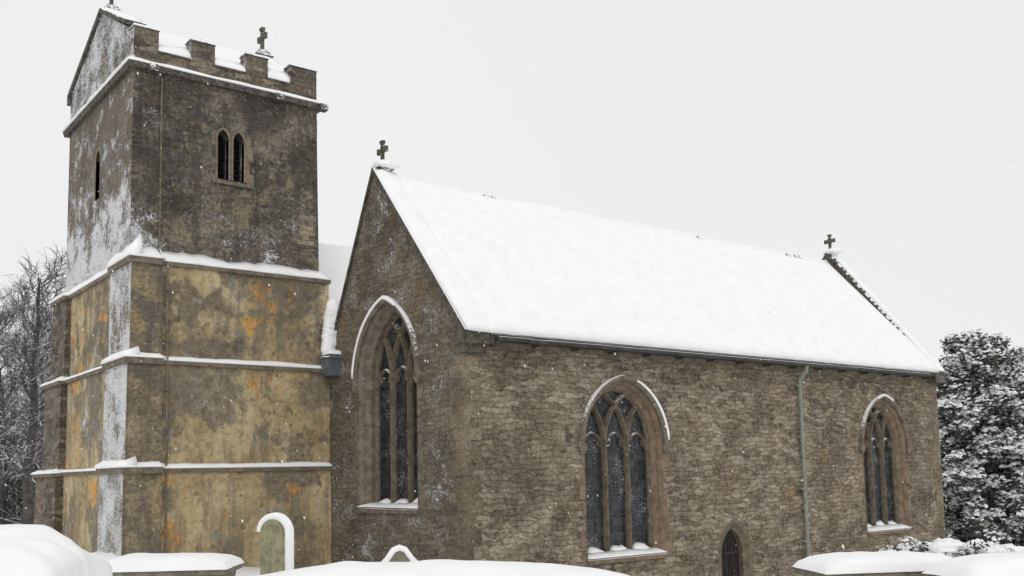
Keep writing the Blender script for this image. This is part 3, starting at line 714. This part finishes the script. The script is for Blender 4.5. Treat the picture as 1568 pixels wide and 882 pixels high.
for i in range(26):
    a_=rng.uniform(-.85,.85); b_=rng.uniform(-.5,.5); s_=rng.uniform(.12,.28)
    m.mound(x+a_*.788+b_*.61,y-a_*.61+b_*.788,s_,s_*.9,.09,2.06-.12*abs(a_)+rng.uniform(-.06,.05),seed=i,n=10,rough=.6)
m.obj('shrub_snow_load',SNOW,D.objects['snowy_shrub'],smooth=True)
e=empty('snow_covered_hedge'); m=MB(); x,y=loc(7.0,-4.2); m.cap(x,y,ROT+.1,2.35,1.4,2.50,.46,n=50,pw=2.0,amp=.09,droop=.6)
x,y=loc(7.3,-3.35); m.cap(x,y,ROT-.1,1.5,1.1,2.22,.28,n=30,pw=1.8,amp=.06,droop=.5)
m.obj('hedge_snow',SNOW,e,smooth=True)
evergreen('hedge_foliage',7.0,-4.2,1.3,1.0,1.05,90,9,leaf=.05,snowf=.5,conic=.1,per=60,trunk=False,par=e)
def thicket(name,pts,H,wd,n,seed):
    rng=random.Random(seed); m=MB()
    for i in range(n):
        t=rng.random(); p=Vector(pts[0]).lerp(Vector(pts[1]),t)+Vector((rng.uniform(-wd,wd),rng.uniform(-wd,wd),rng.uniform(-.3,H*.3)))
        d_=Vector((rng.uniform(-1,1),rng.uniform(-1,1),rng.uniform(.2,1.6))).normalized(); L=H*rng.uniform(.3,.75)
        q=p+d_*L*.5; r=q+(d_+Vector((rng.uniform(-.6,.6),rng.uniform(-.6,.6),rng.uniform(-.2,.5)))).normalized()*L*.5
        m.tube([p,q,r],[.03,.02,.008],3,cap=False)
    return m.obj(name,simple('thicket_twigs',(.08,.075,.068),(.13,.12,.11),2,snow=-.12),None,fix=False)
a1=loc(46,-19);a2=loc(46,-34); thicket('bare_hedge',((*a1,1.2),(*a2,1.2)),4.4,2.2,6500,2)
a1=loc(75,20);a2=loc(80,60); thicket('bare_hedge',((*a1,1.2),(*a2,1.2)),6,3,3000,3)

# falling snow
rng=random.Random(11); m=MB()
for i in range(2600):
    d_=4+24*rng.random()**.6; la=rng.uniform(-.56,.56)*d_; x,y=loc(d_,la); z=3.2+rng.uniform(-.12,.55)*d_
    if z<terr(x,y) or y>14.2 and x>10.1: continue
    if y>19.2 and x>5.4: continue
    s=rng.uniform(.003,.0085); dx=Vector((.25,-.1,-1)).normalized()*s*rng.uniform(1.,1.8)
    p=Vector((x,y,z)); a_=Vector((s*.8,0,0)); b_=Vector((0,s*.8,0))
    m.add([p+dx,p-dx,p+a_,p-a_,p+b_,p-b_],[(0,2,4),(0,4,3),(0,3,5),(0,5,2),(1,4,2),(1,3,4),(1,5,3),(1,2,5)])
m.obj('falling_snow',SNOW,None,smooth=True,fix=False)

# ---------------------------------------------------------------- world, light, camera
w=D.worlds.new("World"); scene.world=w; w.use_nodes=True; nt=w.node_tree; bg=nt.nodes['Background']
sky=nt.nodes.new('ShaderNodeTexSky'); sky.sky_type='NISHITA'; sky.sun_disc=False
EL=math.radians(42); AZ=math.radians(215)
sky.sun_elevation=EL; sky.sun_rotation=AZ
mul=nt.nodes.new('ShaderNodeVectorMath'); mul.operation='SCALE'; mul.inputs[3].default_value=.10; nt.links.new(sky.outputs[0],mul.inputs[0])
tc=nt.nodes.new('ShaderNodeTexCoord'); no=nt.nodes.new('ShaderNodeTexNoise'); no.inputs['Scale'].default_value=1.1; no.inputs['Detail'].default_value=2
nt.links.new(tc.outputs['Generated'],no.inputs['Vector'])
rp=nt.nodes.new('ShaderNodeValToRGB'); rp.color_ramp.elements[0].position=.3; rp.color_ramp.elements[0].color=(.855,.858,.858,1); rp.color_ramp.elements[1].position=.7; rp.color_ramp.elements[1].color=(.90,.90,.895,1)
nt.links.new(no.outputs['Fac'],rp.inputs[0])
mx=nt.nodes.new('ShaderNodeMix'); mx.data_type='RGBA'; mx.inputs[0].default_value=.95
nt.links.new(mul.outputs[0],mx.inputs[6]); nt.links.new(rp.outputs[0],mx.inputs[7]); nt.links.new(mx.outputs[2],bg.inputs[0]); bg.inputs[1].default_value=1.
L=D.lights.new('sun','SUN'); L.energy=.65; L.angle=math.radians(30); L.color=(1,.96,.91)
lo=D.objects.new('sun',L); link(lo)
sd=Vector((math.sin(AZ)*math.cos(EL),math.cos(AZ)*math.cos(EL),math.sin(EL)))
lo.rotation_euler=sd.to_track_quat('Z','Y').to_euler()

cam=D.cameras.new('camera'); co=D.objects.new('camera',cam); link(co); scene.camera=co
az=math.radians(52);th=math.atan(0.1);r=math.radians(1.2)
fw=Vector((math.cos(az)*math.cos(th),math.sin(az)*math.cos(th),math.sin(th))); rt=Vector((math.sin(az),-math.cos(az),0)); up=rt.cross(fw)
U=up*math.cos(r)+rt*math.sin(r); R=rt*math.cos(r)-up*math.sin(r)
co.matrix_world=Matrix(((R.x,U.x,-fw.x,0),(R.y,U.y,-fw.y,0),(R.z,U.z,-fw.z,3.2),(0,0,0,1)))
cam.sensor_width=36; cam.lens=1507/1568*36; cam.shift_y=134/1568; cam.clip_start=.1; cam.clip_end=8000
scene.view_settings.view_transform='Standard'; scene.view_settings.look='None'; scene.view_settings.exposure=0
